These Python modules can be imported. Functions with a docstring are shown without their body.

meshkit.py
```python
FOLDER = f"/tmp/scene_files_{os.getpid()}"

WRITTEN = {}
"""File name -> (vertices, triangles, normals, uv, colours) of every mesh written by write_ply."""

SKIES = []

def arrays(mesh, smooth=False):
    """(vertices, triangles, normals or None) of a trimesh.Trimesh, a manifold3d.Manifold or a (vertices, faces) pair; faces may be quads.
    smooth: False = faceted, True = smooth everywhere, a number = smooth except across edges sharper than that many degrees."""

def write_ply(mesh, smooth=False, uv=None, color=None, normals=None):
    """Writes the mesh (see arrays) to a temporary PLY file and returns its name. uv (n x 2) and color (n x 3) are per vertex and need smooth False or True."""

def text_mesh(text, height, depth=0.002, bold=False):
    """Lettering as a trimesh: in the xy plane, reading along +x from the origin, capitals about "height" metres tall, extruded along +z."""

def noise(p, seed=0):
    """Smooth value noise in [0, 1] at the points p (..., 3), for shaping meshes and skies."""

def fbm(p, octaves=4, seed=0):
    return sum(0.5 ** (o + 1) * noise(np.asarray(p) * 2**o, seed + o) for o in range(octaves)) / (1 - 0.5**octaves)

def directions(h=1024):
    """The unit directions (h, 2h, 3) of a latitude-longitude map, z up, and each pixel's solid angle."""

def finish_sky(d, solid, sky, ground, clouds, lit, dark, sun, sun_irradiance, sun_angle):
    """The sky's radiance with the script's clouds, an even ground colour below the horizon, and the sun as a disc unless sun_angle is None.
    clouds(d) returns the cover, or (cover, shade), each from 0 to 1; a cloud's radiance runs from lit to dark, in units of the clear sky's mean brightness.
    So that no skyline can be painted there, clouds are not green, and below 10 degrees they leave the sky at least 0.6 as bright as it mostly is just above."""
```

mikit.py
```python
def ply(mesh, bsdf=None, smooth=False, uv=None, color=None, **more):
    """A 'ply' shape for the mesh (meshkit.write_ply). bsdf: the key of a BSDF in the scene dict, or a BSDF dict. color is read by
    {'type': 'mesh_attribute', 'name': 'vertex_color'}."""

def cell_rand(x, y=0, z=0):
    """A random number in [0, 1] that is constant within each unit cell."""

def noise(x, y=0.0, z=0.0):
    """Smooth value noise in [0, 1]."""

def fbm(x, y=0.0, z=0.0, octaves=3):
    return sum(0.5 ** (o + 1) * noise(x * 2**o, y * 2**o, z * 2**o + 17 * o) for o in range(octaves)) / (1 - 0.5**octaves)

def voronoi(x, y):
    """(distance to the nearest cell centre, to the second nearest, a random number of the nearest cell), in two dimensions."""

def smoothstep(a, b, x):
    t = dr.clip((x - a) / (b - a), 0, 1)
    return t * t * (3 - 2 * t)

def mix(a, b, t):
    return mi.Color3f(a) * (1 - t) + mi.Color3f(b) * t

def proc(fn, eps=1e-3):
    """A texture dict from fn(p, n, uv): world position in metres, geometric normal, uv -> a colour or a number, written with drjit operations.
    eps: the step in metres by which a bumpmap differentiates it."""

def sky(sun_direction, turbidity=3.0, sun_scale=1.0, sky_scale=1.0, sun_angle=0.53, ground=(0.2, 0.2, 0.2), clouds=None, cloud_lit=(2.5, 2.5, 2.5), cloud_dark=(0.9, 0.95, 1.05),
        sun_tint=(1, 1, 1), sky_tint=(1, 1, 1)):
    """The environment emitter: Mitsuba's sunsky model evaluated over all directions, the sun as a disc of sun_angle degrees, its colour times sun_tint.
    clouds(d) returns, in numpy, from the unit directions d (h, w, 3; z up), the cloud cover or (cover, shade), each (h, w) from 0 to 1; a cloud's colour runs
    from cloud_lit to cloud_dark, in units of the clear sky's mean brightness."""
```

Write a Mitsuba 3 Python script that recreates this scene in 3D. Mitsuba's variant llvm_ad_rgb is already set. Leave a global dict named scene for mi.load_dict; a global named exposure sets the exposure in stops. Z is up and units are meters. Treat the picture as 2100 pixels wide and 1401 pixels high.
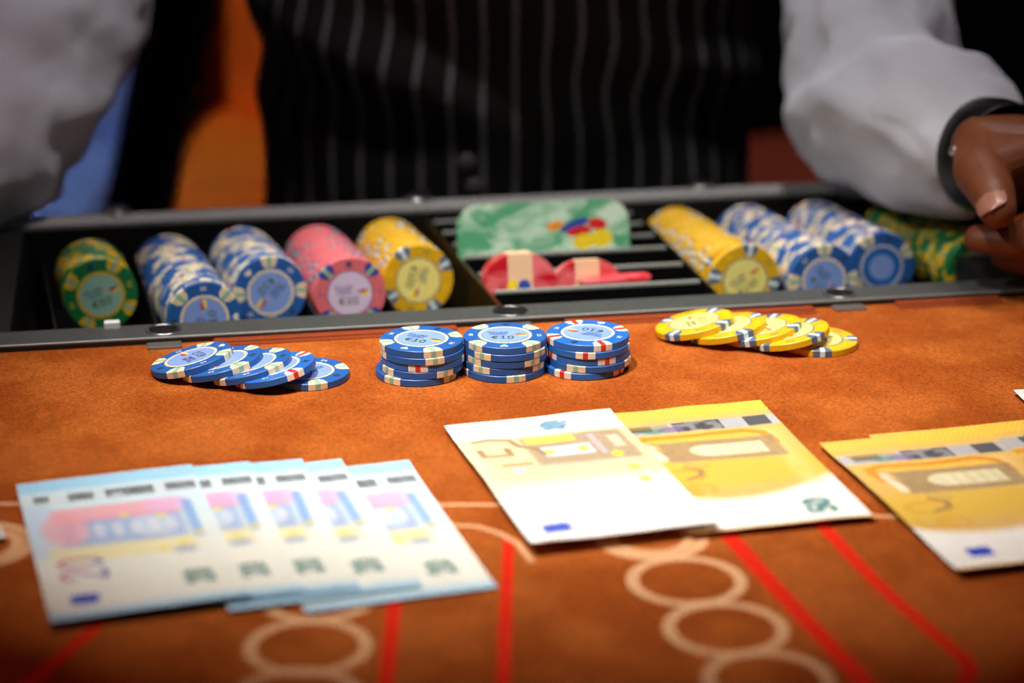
import math, random
import numpy as np, trimesh, manifold3d as m3
import drjit as dr, mitsuba as mi
import mikit, meshkit
from shapely.geometry import Polygon, Point, box as sbox
from shapely.ops import unary_union
T = mi.ScalarTransform4f
scene, labels = {}, {}

# ---------------------------------------------------------------- camera, light, exposure
FPX, TH, CH = 4407.465, 0.3192785, 0.33572      # focal length in pixels of the 2100x1401 frame, downward pitch, height above the table
FW = np.array([0, math.cos(TH), -math.sin(TH)]); UP = np.array([0, math.sin(TH), math.cos(TH)]); EYE = np.array([0, 0, CH])
scene['camera'] = {'type': 'thinlens', 'fov': math.degrees(2 * math.atan(1050 / FPX)), 'fov_axis': 'x', 'aperture_radius': 0.0085,
                   'focus_distance': 1.005, 'near_clip': 0.05, 'far_clip': 100.0,
                   'to_world': T().look_at(origin=EYE.tolist(), target=(EYE + FW).tolist(), up=[0, 0, 1])}
exposure = 0.0

def lamp(name, pos, target, watts, color, beam, cutoff, spread=0.03, n=6):
    """a cluster of ceiling spotlights, so that shadows are soft"""
    pos, target = np.array(pos, float), np.array(target, float)
    for k in range(n):
        a = 2 * math.pi * k / n
        o = np.array([math.cos(a), math.sin(a), 0]) * spread
        scene[f'{name}_{k:03d}'] = {'type': 'spot', 'to_world': T().look_at(origin=(pos + o).tolist(), target=target.tolist(), up=[0, 1, 0.01]),
            'intensity': {'type': 'rgb', 'value': [c * watts / n for c in color]}, 'beam_width': beam, 'cutoff_angle': cutoff}

lamp('key_light', (-0.30, 0.52, 1.35), (0.015, 0.94, 0), 8.8, (1.0, 0.95, 0.86), 5.0, 13.0)
lamp('fill_light', (0.40, 0.85, 1.35), (0.05, 0.94, 0), 3.0, (1.0, 0.95, 0.87), 5.0, 13.2, n=5)
lamp('dealer_light', (0.10, 0.95, 1.75), (0.0, 1.27, 0.0), 3.8, (0.92, 0.97, 1.0), 6.0, 18.0, spread=0.05, n=5)
lamp('side_light', (-0.75, 0.62, 0.95), (0.12, 1.17, 0.0), 1.5, (1.0, 0.95, 0.88), 5.0, 12.5, n=3)
lamp('ember_light', (0.0, 0.9, 1.9), (0.0, 0.85, 0), 1.0, (1.0, 0.13, 0.05), 14.0, 34.0, n=3)
scene['room_glow'] = {'type': 'constant', 'radiance': {'type': 'rgb', 'value': [0.012, 0.012, 0.013]}}

# ---------------------------------------------------------------- helpers
def at(px, py, z=0.0):
    """the point of the plane at height z that the photograph shows at this pixel"""
    u, v = (px - 1050) / FPX, -(py - 700.5) / FPX
    d = FW + u * np.array([1, 0, 0]) + v * UP
    t = (z - CH) / d[2]
    return EYE + t * d

def cam(px, py, depth):
    return EYE + depth * (FW + (px - 1050) / FPX * np.array([1.0, 0, 0]) - (py - 700.5) / FPX * UP)

taken = {}
def numbered(name):
    k = taken.get(name, 0); taken[name] = k + 1
    return name if k == 0 else f'{name}_{k:03d}'

def thing(name, label=None, cat=None, group=None, kind=None):
    key = numbered(name)
    d = {}
    if label: d['label'] = label
    if cat: d['category'] = cat
    if group: d['group'] = group
    if kind: d['kind'] = kind
    if d: labels[key] = d
    return key

def put(parent, name, mesh, bsdf, smooth=False, label=None, to_world=None, kind=None, **kw):
    key = numbered(parent + '__' + name if parent else name)
    d = dict(mesh) if isinstance(mesh, dict) else mikit.ply(mesh, bsdf, smooth, **kw)
    if isinstance(mesh, dict) and bsdf: d['bsdf'] = {'type': 'ref', 'id': bsdf}
    if to_world is not None: d['to_world'] = to_world
    scene[key] = d
    if label or kind:
        labels[key] = {k: v for k, v in (('label', label), ('kind', kind)) if v}
    return key

def cat(ms): return trimesh.util.concatenate(ms)

def rbox(x0, x1, y0, y1, z0, z1, c=0.0006):
    """a box with chamfered edges"""
    p = []
    for sx in (0, 1):
        for sy in (0, 1):
            for sz in (0, 1):
                for k in range(3):
                    q = [(x0, x1)[sx], (y0, y1)[sy], (z0, z1)[sz]]
                    for j in range(3):
                        if j != k: q[j] += c * (1 - 2 * (sx, sy, sz)[j])
                    p.append(q)
    return trimesh.convex.convex_hull(np.array(p))

def mat(m4): return T(np.asarray(m4, float).tolist())

def frame(o, x, y, z):
    m = np.eye(4); m[:3, 0], m[:3, 1], m[:3, 2], m[:3, 3] = x, y, z, o
    return m

def srgb(r, g, b):
    c = np.array([r, g, b]) / 255.0
    return [float(x) for x in np.where(c <= 0.04045, c / 12.92, ((c + 0.055) / 1.055) ** 2.4)]

def mtl(name, color, rough=0.5, spec=0.5, metal=0.0, **kw):
    col = color if isinstance(color, dict) else {'type': 'rgb', 'value': list(color)}
    scene[name] = {'type': 'twosided', 'b': {'type': 'principled', 'base_color': col, 'roughness': rough, 'specular': spec, 'metallic': metal, **kw}}
    return name

def tube_mesh(pts, rad, sides=16, closed=False, up=(0, 0, 1)):
    p = np.asarray(pts, float); n = len(p)
    r = np.broadcast_to(rad, (n,))
    t = np.gradient(p, axis=0) if not closed else np.roll(p, -1, 0) - np.roll(p, 1, 0)
    t /= np.linalg.norm(t, axis=1, keepdims=True)
    a = np.cross(t, up); a /= np.linalg.norm(a, axis=1, keepdims=True) + 1e-9
    b = np.cross(t, a); g = np.arange(sides) * 2 * np.pi / sides
    v = p[:, None] + r[:, None, None] * (np.cos(g)[None, :, None] * a[:, None] + np.sin(g)[None, :, None] * b[:, None])
    f = []
    for i in range(n if closed else n - 1):
        j = (i + 1) % n
        for k in range(sides):
            l = (k + 1) % sides
            f += [[i * sides + k, i * sides + l, j * sides + l], [i * sides + k, j * sides + l, j * sides + k]]
    v = v.reshape(-1, 3)
    if not closed:
        c0, c1 = len(v), len(v) + 1
        v = np.vstack([v, p[0], p[-1]])
        for k in range(sides):
            l = (k + 1) % sides
            f += [[c0, l, k], [c1, (n - 1) * sides + k, (n - 1) * sides + l]]
    return trimesh.Trimesh(v, np.array(f), process=False)

def capsule_chain(pts, rad, edge=0.004, smooth=8, extra=()):
    """bones as hulls of spheres, joined, refined and smoothed"""
    def ball(p, r): return m3.Manifold.sphere(r, 20).translate([float(x) for x in p])
    parts = [m3.Manifold.batch_hull([ball(pts[i], rad[i]), ball(pts[i + 1], rad[i + 1])]) for i in range(len(pts) - 1)]
    parts += list(extra)
    return parts

def join(parts, edge=0.004, smooth=8):
    m = m3.Manifold.batch_boolean(parts, m3.OpType.Add).refine_to_length(edge)
    me = m.to_mesh()
    tm = trimesh.Trimesh(me.vert_properties[:, :3], me.tri_verts, process=True)
    if smooth: trimesh.smoothing.filter_taubin(tm, lamb=0.5, nu=0.52, iterations=smooth)
    return tm

F = mi.Float
def ss(a, b, x): return mikit.smoothstep(a, b, x)
def rect(x, y, x0, x1, y0, y1, s=0.4): return ss(x0 - s, x0 + s, x) * (1 - ss(x1 - s, x1 + s, x)) * ss(y0 - s, y0 + s, y) * (1 - ss(y1 - s, y1 + s, y))
def ell(x, y, cx, cy, rx, ry, s=0.06):
    d = dr.sqrt(dr.square((x - cx) / rx) + dr.square((y - cy) / ry)); return 1 - ss(1 - s, 1 + s, d)
def ering(x, y, cx, cy, rx, ry, w, s=0.3):
    k = dr.sqrt(dr.square((x - cx) / rx) + dr.square((y - cy) / ry)); d = dr.abs(k - 1) * min(rx, ry); return 1 - ss(w - s, w + s, d)
def stroke(x, y, ax, ay, bx, by, w, s=0.3):
    dx, dy = bx - ax, by - ay
    t = dr.clip(((x - ax) * dx + (y - ay) * dy) / (dx * dx + dy * dy), 0, 1)
    d = dr.sqrt(dr.square(x - ax - t * dx) + dr.square(y - ay - t * dy)); return 1 - ss(w - s, w + s, d)
def mx(a, b): return dr.maximum(a, b)
def path(x, y, pts, w, s=0.3):
    r = F(0)
    for a, b in zip(pts[:-1], pts[1:]): r = mx(r, stroke(x, y, a[0], a[1], b[0], b[1], w, s))
    return r
def digit(ch, x, y, cx, cy, h, w):
    """a numeral h tall whose lower left corner is cx, cy"""
    P = {'2': [(0, .78), (.08, .93), (.25, 1), (.42, .93), (.48, .76), (.4, .56), (0, 0), (.52, 0)],
         '0': [(.25, 1), (.06, .85), (0, .5), (.06, .15), (.25, 0), (.44, .15), (.5, .5), (.44, .85), (.25, 1)],
         '5': [(.46, 1), (.08, 1), (.04, .56), (.25, .62), (.44, .5), (.48, .3), (.4, .08), (.2, 0), (0, .1)]}[ch]
    return path(x, y, [(cx + a * h, cy + b * h) for a, b in P], w)
def number(txt, x, y, cx, cy, h, w):
    r = F(0)
    for k, ch in enumerate(txt): r = mx(r, digit(ch, x, y, cx + k * 0.72 * h, cy, h, w))
    return r

# ---------------------------------------------------------------- materials
P2 = lambda px, py: at(px, py)[:2]
RING = 0.0202
rings = [(P2(1335, 1101), RING), (P2(1335, 1102), 0.0150), (P2(1408, 1191), RING), (P2(1488, 1289), RING), (P2(1576, 1394), RING),
         (P2(652, 1222), RING), (P2(632, 1326), RING), (P2(609, 1432), RING), (P2(-45, 1118), RING), (P2(-45, 1119), 0.0150),
         (P2(672, 1128), RING), (P2(672, 1129), 0.0150)]
cream_lines = [[P2(*p) for p in c] for c in (
    [(-400, 1030), (0, 1033), (500, 1037), (1000, 1035), (1815, 1059), (2300, 1085)],
    [(560, 1120), (680, 1088), (800, 1076), (900, 1075), (980, 1080), (1025, 1094), (1062, 1115), (1090, 1150)])]
red_lines = [([P2(*p) for p in c], w) for c, w in (
    ([(1044, 1105), (1038, 1230), (1030, 1460)], 0.0022), ([(815, 1190), (806, 1260), (786, 1460)], 0.0026),
    ([(330, 1180), (205, 1280), (60, 1401), (0, 1450)], 0.0026),
    ([(1470, 1075), (1505, 1110), (1590, 1205), (1665, 1285), (1760, 1385), (1800, 1430)], 0.0036),
    ([(1660, 1050), (1692, 1083), (1757, 1154), (1814, 1211), (1900, 1286), (1978, 1352), (1990, 1372), (1975, 1400)], 0.0029))]

def felt_fn(p, n, uv):
    x, y = p.x, p.y
    blot = mikit.fbm(x * 38, y * 38, 3.0, octaves=4)
    grain = mikit.fbm(x * 1100, y * 1100, 7.0, octaves=3)
    c = mikit.mix((0.275, 0.055, 0.006), (0.370, 0.092, 0.014), ss(0.25, 0.75, blot))
    c = c * (0.50 + 1.0 * grain)
    red = F(0)
    for pts, w in red_lines: red = mx(red, path(x, y, pts, w, 0.0005))
    c = mikit.mix(c, mi.Color3f(0.70, 0.016, 0.005), red * 0.95)
    cr = F(0)
    for (cx, cy), r in rings:
        d = dr.abs(dr.sqrt(dr.square(x - cx) + dr.square(y - cy)) - r)
        cr = cr + (1 - cr * 0.45) * (1 - ss(0.0019, 0.0028, d)) * 0.78
    for pts in cream_lines: cr = mx(cr, path(x, y, pts, 0.0014, 0.0005) * 0.75)
    c = mikit.mix(c, mi.Color3f(0.76, 0.46, 0.24), dr.clip(cr, 0, 0.95))
    return c
mtl('felt', mikit.proc(felt_fn), 0.95, 0.15)
mtl('felt_trim', srgb(132, 56, 24), 0.7, 0.2)
mtl('rim_leather', (0.012, 0.011, 0.010), 0.45, 0.4)
def metal_fn(p, n, uv):
    g = mikit.fbm(p.x * 700, p.y * 700, p.z * 700, octaves=2)
    return mi.Color3f(0.055, 0.058, 0.055) * (0.75 + 0.5 * g)
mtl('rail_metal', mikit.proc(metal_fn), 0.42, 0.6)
mtl('rail_edge', (0.16, 0.165, 0.16), 0.4, 0.6)
mtl('divider_amber', (0.035, 0.020, 0.004), 0.15, 0.6)
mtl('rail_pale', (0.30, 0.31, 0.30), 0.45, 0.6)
mtl('tray_black', (0.006, 0.006, 0.006), 0.22, 0.5)
mtl('tray_wall', (0.010, 0.010, 0.009), 0.5, 0.4)
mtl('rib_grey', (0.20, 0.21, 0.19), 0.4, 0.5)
mtl('chrome', (0.75, 0.75, 0.74), 0.22, 0.5, 1.0)
mtl('hole_black', (0.004, 0.004, 0.004), 0.6, 0.2)
mtl('latch_grey', (0.10, 0.085, 0.075), 0.5, 0.4)
mtl('white_plastic', (0.7, 0.7, 0.68), 0.35, 0.5)

CLAY = dict(rough=0.42, spec=0.45)
mtl('chip_blue', (0.020, 0.105, 0.36), **CLAY)
mtl('chip_blue_bright', (0.022, 0.135, 0.47), **CLAY)
mtl('chip_yellow', (0.70, 0.41, 0.008), **CLAY)
mtl('chip_green', (0.012, 0.19, 0.055), **CLAY)
mtl('chip_pink', (0.72, 0.15, 0.17), **CLAY)
mtl('chip_cream', (0.78, 0.66, 0.44), **CLAY)
mtl('chip_white', (0.82, 0.76, 0.66), **CLAY)
mtl('chip_mint', (0.30, 0.46, 0.33), **CLAY)
mtl('chip_red', (0.60, 0.035, 0.015), **CLAY)
mtl('chip_slate', (0.085, 0.125, 0.20), **CLAY)
mtl('chip_ice', (0.60, 0.74, 0.74), **CLAY)
mtl('chip_gold', (0.78, 0.50, 0.015), **CLAY)
mtl('chip_navy', (0.035, 0.055, 0.27), **CLAY)
mtl('label_blue', (0.22, 0.35, 0.74), 0.35, 0.4)
mtl('label_yellow', (0.86, 0.76, 0.22), 0.35, 0.4)
mtl('label_green', (0.32, 0.60, 0.48), 0.35, 0.4)
mtl('label_pink', (0.70, 0.56, 0.74), 0.35, 0.4)
mtl('label_grey', (0.52, 0.55, 0.60), 0.35, 0.4)
mtl('ink_navy', (0.025, 0.045, 0.12), 0.5, 0.3)
mtl('ink_green', (0.045, 0.085, 0.055), 0.5, 0.3)
mtl('ink_violet', (0.12, 0.08, 0.25), 0.5, 0.3)
mtl('logo_red', (0.62, 0.02, 0.02), 0.5, 0.3)
mtl('logo_yellow', (0.88, 0.66, 0.02), 0.5, 0.3)
mtl('logo_blue', (0.03, 0.07, 0.36), 0.5, 0.3)
mtl('logo_orange', (0.85, 0.30, 0.03), 0.5, 0.3)
scene['chip_edges'] = {'type': 'twosided', 'b': {'type': 'principled', 'base_color': {'type': 'mesh_attribute', 'name': 'vertex_color'}, 'roughness': 0.42, 'specular': 0.45}}

# ---- banknote print, in millimetres: x runs from the near end to the far end, y from the note's bottom edge to its top edge
def twenty_fn(p, n, uv):
    x, y = uv.x * 133, uv.y * 72
    fine = mikit.fbm(x * 1.3, y * 0.5, 2.0, octaves=3)
    c = mikit.mix((0.80, 0.82, 0.74), (0.62, 0.77, 0.84), ss(40, 95, x + 10 * (fine - .5)))
    c = mikit.mix(c, (0.50, 0.66, 0.84), rect(x, y, 56, 112, 60, 74, 5) * 0.7)
    c = mikit.mix(c, (0.30, 0.58, 0.80), (1 - ss(2, 12, x + 4 * (fine - .5))) * 0.85)
    c = mikit.mix(c, (0.28, 0.60, 0.84), ss(120, 125, x) * (0.55 + 0.5 * fine))
    c = mikit.mix(c, (0.80, 0.72, 0.34), rect(x, y, 50, 66, 10, 66, 4) * (0.5 + 0.5 * fine))
    c = mikit.mix(c, (0.26, 0.38, 0.66), rect(x, y, 64, 92, 12, 60, 3) * (0.55 + 0.5 * fine) * (1 - 0.5 * rect(x, y, 68, 88, 18, 30, 2)))
    for k in range(6):
        c = mikit.mix(c, (0.72, 0.76, 0.84), ell(x, y, 78, 17 + 7 * k, 7, 2.3, .2) * 0.6)
    c = mikit.mix(c, (0.80, 0.36, 0.42), rect(x, y, 88, 103, 12, 62, 2.5) * (0.65 + 0.4 * fine))
    c = mikit.mix(c, (0.80, 0.36, 0.40), ell(x, y, 82, 58, 16, 9, .3) * 0.7)
    c = mikit.mix(c, (0.72, 0.45, 0.74), rect(x, y, 90, 104, 8, 24, 3) * 0.7)
    c = mikit.mix(c, (0.14, 0.32, 0.70), rect(x, y, 62, 100, 6.5, 10.5, 1) * 0.75)
    for (sx, sy) in ((86, 20), (90, 34), (66, 8), (57, 16), (54, 24)):
        c = mikit.mix(c, (0.70, 0.64, 0.16), ell(x, y, sx, sy, 2.2, 2.2, .3) * 0.8)
    c = mikit.mix(c, (0.16, 0.28, 0.55), rect(x, y, 48, 54, 12, 20, 2) * 0.6)
    num = number('20', x, y, 34, 48, 16, 1.1)
    c = mikit.mix(c, mikit.mix((0.45, 0.08, 0.30), (0.05, 0.14, 0.42), ss(60, 44, y)), num * 0.85)
    c = mikit.mix(c, (0.10, 0.23, 0.21), number('20', x, y, 19, 11, 9, 1.25) * 0.95)
    c = mikit.mix(c, (0.03, 0.07, 0.50), rect(x, y, 13, 21, 53, 63, .5))
    return c
def fifty_fn(p, n, uv, flag=True):
    x, y = uv.x * 140, uv.y * 77
    fine = mikit.fbm(x * 1.2, y * 0.6, 4.0, octaves=3)
    curve = x - 0.010 * dr.square(y - 45)
    c = mikit.mix((0.85, 0.84, 0.80), (0.66, 0.42, 0.12), ss(30, 38, curve))
    c = mikit.mix(c, (0.66, 0.43, 0.05), ss(42, 55, x) * (1 - ss(70, 84, x)) * 0.75)
    c = mikit.mix(c, (0.78, 0.58, 0.22), rect(x, y, 40, 108, 6, 14, 4) * .5)
    c = mikit.mix(c, (0.74, 0.40, 0.05), (1 - ss(4.5, 6.0, x)) * 0.9)
    hatch = ss(0.35, 0.65, dr.abs(dr.sin((y * 1.2 + x * 0.8))))
    c = mikit.mix(c, (0.68, 0.43, 0.10), ss(127, 129, x))
    c = mikit.mix(c, (0.80, 0.50, 0.05), ss(129, 130.5, x) * (0.3 + 0.6 * hatch) * (1 - ss(40, 44, y) * .5))
    c = mikit.mix(c, (0.60, 0.24, 0.012), path(x, y, [(92, 68), (104, 70), (107, 64), (106, 44), (108, 20), (104, 12), (92, 10)], 2.2) * 0.85)
    c = mikit.mix(c, (0.78, 0.44, 0.04), rect(x, y, 99, 105, 16, 62, 1) * .6)
    c = mikit.mix(c, (0.30, 0.21, 0.12), rect(x, y, 77, 99, 9, 62, 1) * (0.6 + 0.4 * fine))
    c = mikit.mix(c, (0.72, 0.66, 0.42), ell(x, y, 88, 42, 6.5, 8, .1) * 0.85)
    c = mikit.mix(c, (0.72, 0.66, 0.42), rect(x, y, 81.5, 94.5, 16, 42, .6) * 0.85)
    for k in range(4):
        c = mikit.mix(c, (0.40, 0.33, 0.18), rect(x, y, 82, 94, 19 + 6 * k, 20 + 6 * k, .4) * 0.6)
    c = mikit.mix(c, (0.34, 0.22, 0.14), path(x, y, [(77, 10), (77, 62), (99, 66), (99, 9)], 0.9) * 0.8)
    c = mikit.mix(c, (0.78, 0.72, 0.56), path(x, y, [(80, 64), (97, 66)], 2.0) * .8)
    c = mikit.mix(c, (0.38, 0.23, 0.13), path(x, y, [(96, 66), (74, 56), (70, 48)], 0.7) * .7)
    c = mikit.mix(c, (0.62, 0.34, 0.04), mx(number('50', x, y, 42, 52, 20, 1.5), ell(x, y, 45, 60, 4, 3)) * 0.75)
    c = mikit.mix(c, (0.28, 0.16, 0.09), path(x, y, [(70, 58), (66, 52), (60, 54), (58, 60)], 1.3) * .75)
    for (sx, sy) in ((62, 18), (58, 26), (68, 24), (60, 10)):
        c = mikit.mix(c, (0.66, 0.42, 0.06), ell(x, y, sx, sy, 3, 2.4, .4) * 0.6)
    c = mikit.mix(c, (0.05, 0.22, 0.21), number('50', x, y, 14, 12, 10, 1.5) * 0.95)
    if flag: c = mikit.mix(c, (0.03, 0.07, 0.52), rect(x, y, 14, 22, 56, 66, .5))
    return c
def old_fifty_fn(p, n, uv):
    x, y = uv.x * 140, uv.y * 77
    fine = mikit.fbm(x * 1.2, y * 0.6, 9.0, octaves=3)
    c = mikit.mix((0.86, 0.85, 0.82), (0.70, 0.58, 0.34), ss(48, 72, x + 8 * (fine - .5)) * (1 - ss(118, 122, x)))
    c = mikit.mix(c, (0.84, 0.72, 0.46), rect(x, y, 50, 118, 72, 78, 3) * .7)
    c = mikit.mix(c, (0.33, 0.24, 0.16), rect(x, y, 82, 117, 4, 50, 1.5) * (0.62 + 0.4 * fine))
    c = mikit.mix(c, (0.80, 0.68, 0.10), rect(x, y, 109, 117, 26, 48, .8) * .9)
    c = mikit.mix(c, (0.66, 0.62, 0.70), rect(x, y, 92, 104, 22, 44, .8) * .9)
    for (sx, sy) in ((98, 41), (98, 26), (88, 14), (72, 12), (58, 12)):
        c = mikit.mix(c, (0.84, 0.68, 0.04), ell(x, y, sx, sy, 3.0, 2.6, .25) * .9)
    c = mikit.mix(c, (0.52, 0.44, 0.52), rect(x, y, 90, 114, 17, 20, .6) * .7)
    c = mikit.mix(c, (0.74, 0.62, 0.46), rect(x, y, 96, 110, 7, 12, 1) * .7)
    c = mikit.mix(c, (0.50, 0.47, 0.36), rect(x, y, 74, 84, 10, 46, 2) * .5)
    ol = mx(path(x, y, [(117, 70), (119, 62), (116, 54)], 1.3), path(x, y, [(106, 70), (98, 70), (98, 58), (106, 58)], 1.5))
    ol = mx(ol, path(x, y, [(116, 54), (108, 52), (104, 46), (96, 44)], 1.4))
    c = mikit.mix(c, (0.32, 0.19, 0.09), ol * .9)
    c = mikit.mix(c, (0.42, 0.24, 0.10), rect(x, y, 84, 87.5, 52, 66, .5) * .8)
    c = mikit.mix(c, (0.35, 0.36, 0.72), ell(x, y, 79, 60, 2.2, 2.8) * .8)
    c = mikit.mix(c, (0.80, 0.68, 0.44), path(x, y, [(66, 70), (48, 70)], .8) * .8)
    c = mikit.mix(c, (0.60, 0.44, 0.26), rect(x, y, 30, 56, 4, 8, .8) * ss(.35, .6, mikit.fbm(x * .9, y * .9, 1.0)) * .8)
    c = mikit.mix(c, (0.76, 0.64, 0.34), ell(x, y, 129, 62, 4, 4, .3) * .7)
    c = mikit.mix(c, (0.76, 0.64, 0.34), ell(x, y, 128, 46, 4, 3.6, .3) * .7)
    blob = dr.sqrt(dr.square((x - 129) / 6.0) + dr.square((y - 30) / 8.5)) + 0.45 * (mikit.noise(x * .5, y * .5) - .5)
    c = mikit.mix(c, mikit.mix((0.06, 0.20, 0.30), (0.30, 0.45, 0.55), fine), 1 - ss(0.75, 0.95, blob))
    c = mikit.mix(c, (0.78, 0.70, 0.64), rect(x, y, 124, 136, 5, 15, 1) * .6)
    c = mikit.mix(c, (0.05, 0.10, 0.58), rect(x, y, 14, 22, 57, 68, .5))
    return c
mtl('note_twenty', mikit.proc(twenty_fn), 0.75, 0.2)
mtl('note_fifty', mikit.proc(fifty_fn), 0.75, 0.2)
mtl('note_fifty_worn', mikit.proc(lambda p, n, uv: fifty_fn(p, n, uv, False)), 0.75, 0.2)
mtl('paper_white', (0.78, 0.78, 0.74), 0.75, 0.2)
mtl('note_old_fifty', mikit.proc(old_fifty_fn), 0.75, 0.2)
def foil_fn(p, n, uv):
    x, y = uv.x, uv.y * 77
    patch = mx(mx(rect(x, y, .25, .95, 65, 71.5, .2), rect(x, y, .1, .9, 46, 57, .3)), mx(rect(x, y, .02, .98, 20, 41, .3), rect(x, y, .15, .95, 2, 15, .3)))
    patch = patch * (1 - .6 * ell(x, y, .3, 36, .25, 3, .4))
    c = mikit.mix((0.62, 0.74, 0.80), (0.085, 0.09, 0.10), patch * (0.75 + .25 * mikit.noise(x * 4, y * .8)))
    return c
mtl('foil_dark', mikit.proc(foil_fn), 0.55, 0.4)
def foil50_fn(p, n, uv):
    x, y = uv.x, uv.y * 77
    c = mikit.mix((0.90, 0.90, 0.92), (0.16, 0.16, 0.17), mx(rect(x, y, 0, 1, 26, 48, .1) * (0.55 + .45 * ss(.3, .7, mikit.noise(x * 3, y * .35))), rect(x, y, .3, .9, 58, 71, .2)))
    c = mikit.mix(c, (0.85, 0.55, 0.08), rect(x, y, .55, 1, 50, 72, .2) * .6)
    c = mikit.mix(c, (0.30, 0.12, 0.50), ell(x, y, .35, 50, .3, 6, .3) * .6)
    c = mikit.mix(c, (0.05, 0.45, 0.40), ell(x, y, .3, 58, .3, 5, .3) * .6)
    c = mikit.mix(c, (0.09, 0.09, 0.10), rect(x, y, 0, 1, 4, 15, .1) * .85)
    return c
mtl('foil_silver', mikit.proc(foil50_fn), 0.28, 0.6, 0.55)

def marble_fn(p, n, uv):
    w = mikit.fbm(p.x * 60, p.y * 60, p.z * 90, octaves=3)
    m = mikit.fbm(p.x * 75 + 5 * w, p.z * 110 + 4 * w, 4.0, octaves=3)
    return mikit.mix((0.10, 0.40, 0.20), (0.62, 0.82, 0.64), ss(.32, .75, m))
mtl('plaque_green', mikit.proc(marble_fn), 0.2, 0.5)
mtl('plaque_edge', (0.78, 0.62, 0.52), 0.3, 0.5)
def redmarble_fn(p, n, uv):
    m = mikit.fbm(p.x * 90, p.y * 90, p.z * 120, octaves=3)
    return mikit.mix((0.55, 0.008, 0.02), (0.80, 0.16, 0.18), ss(.3, .75, m))
mtl('plaque_red', mikit.proc(redmarble_fn), 0.15, 0.5, clearcoat=0.6, clearcoat_gloss=0.9)
mtl('plaque_cream', (0.85, 0.55, 0.34), 0.25, 0.5)

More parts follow.
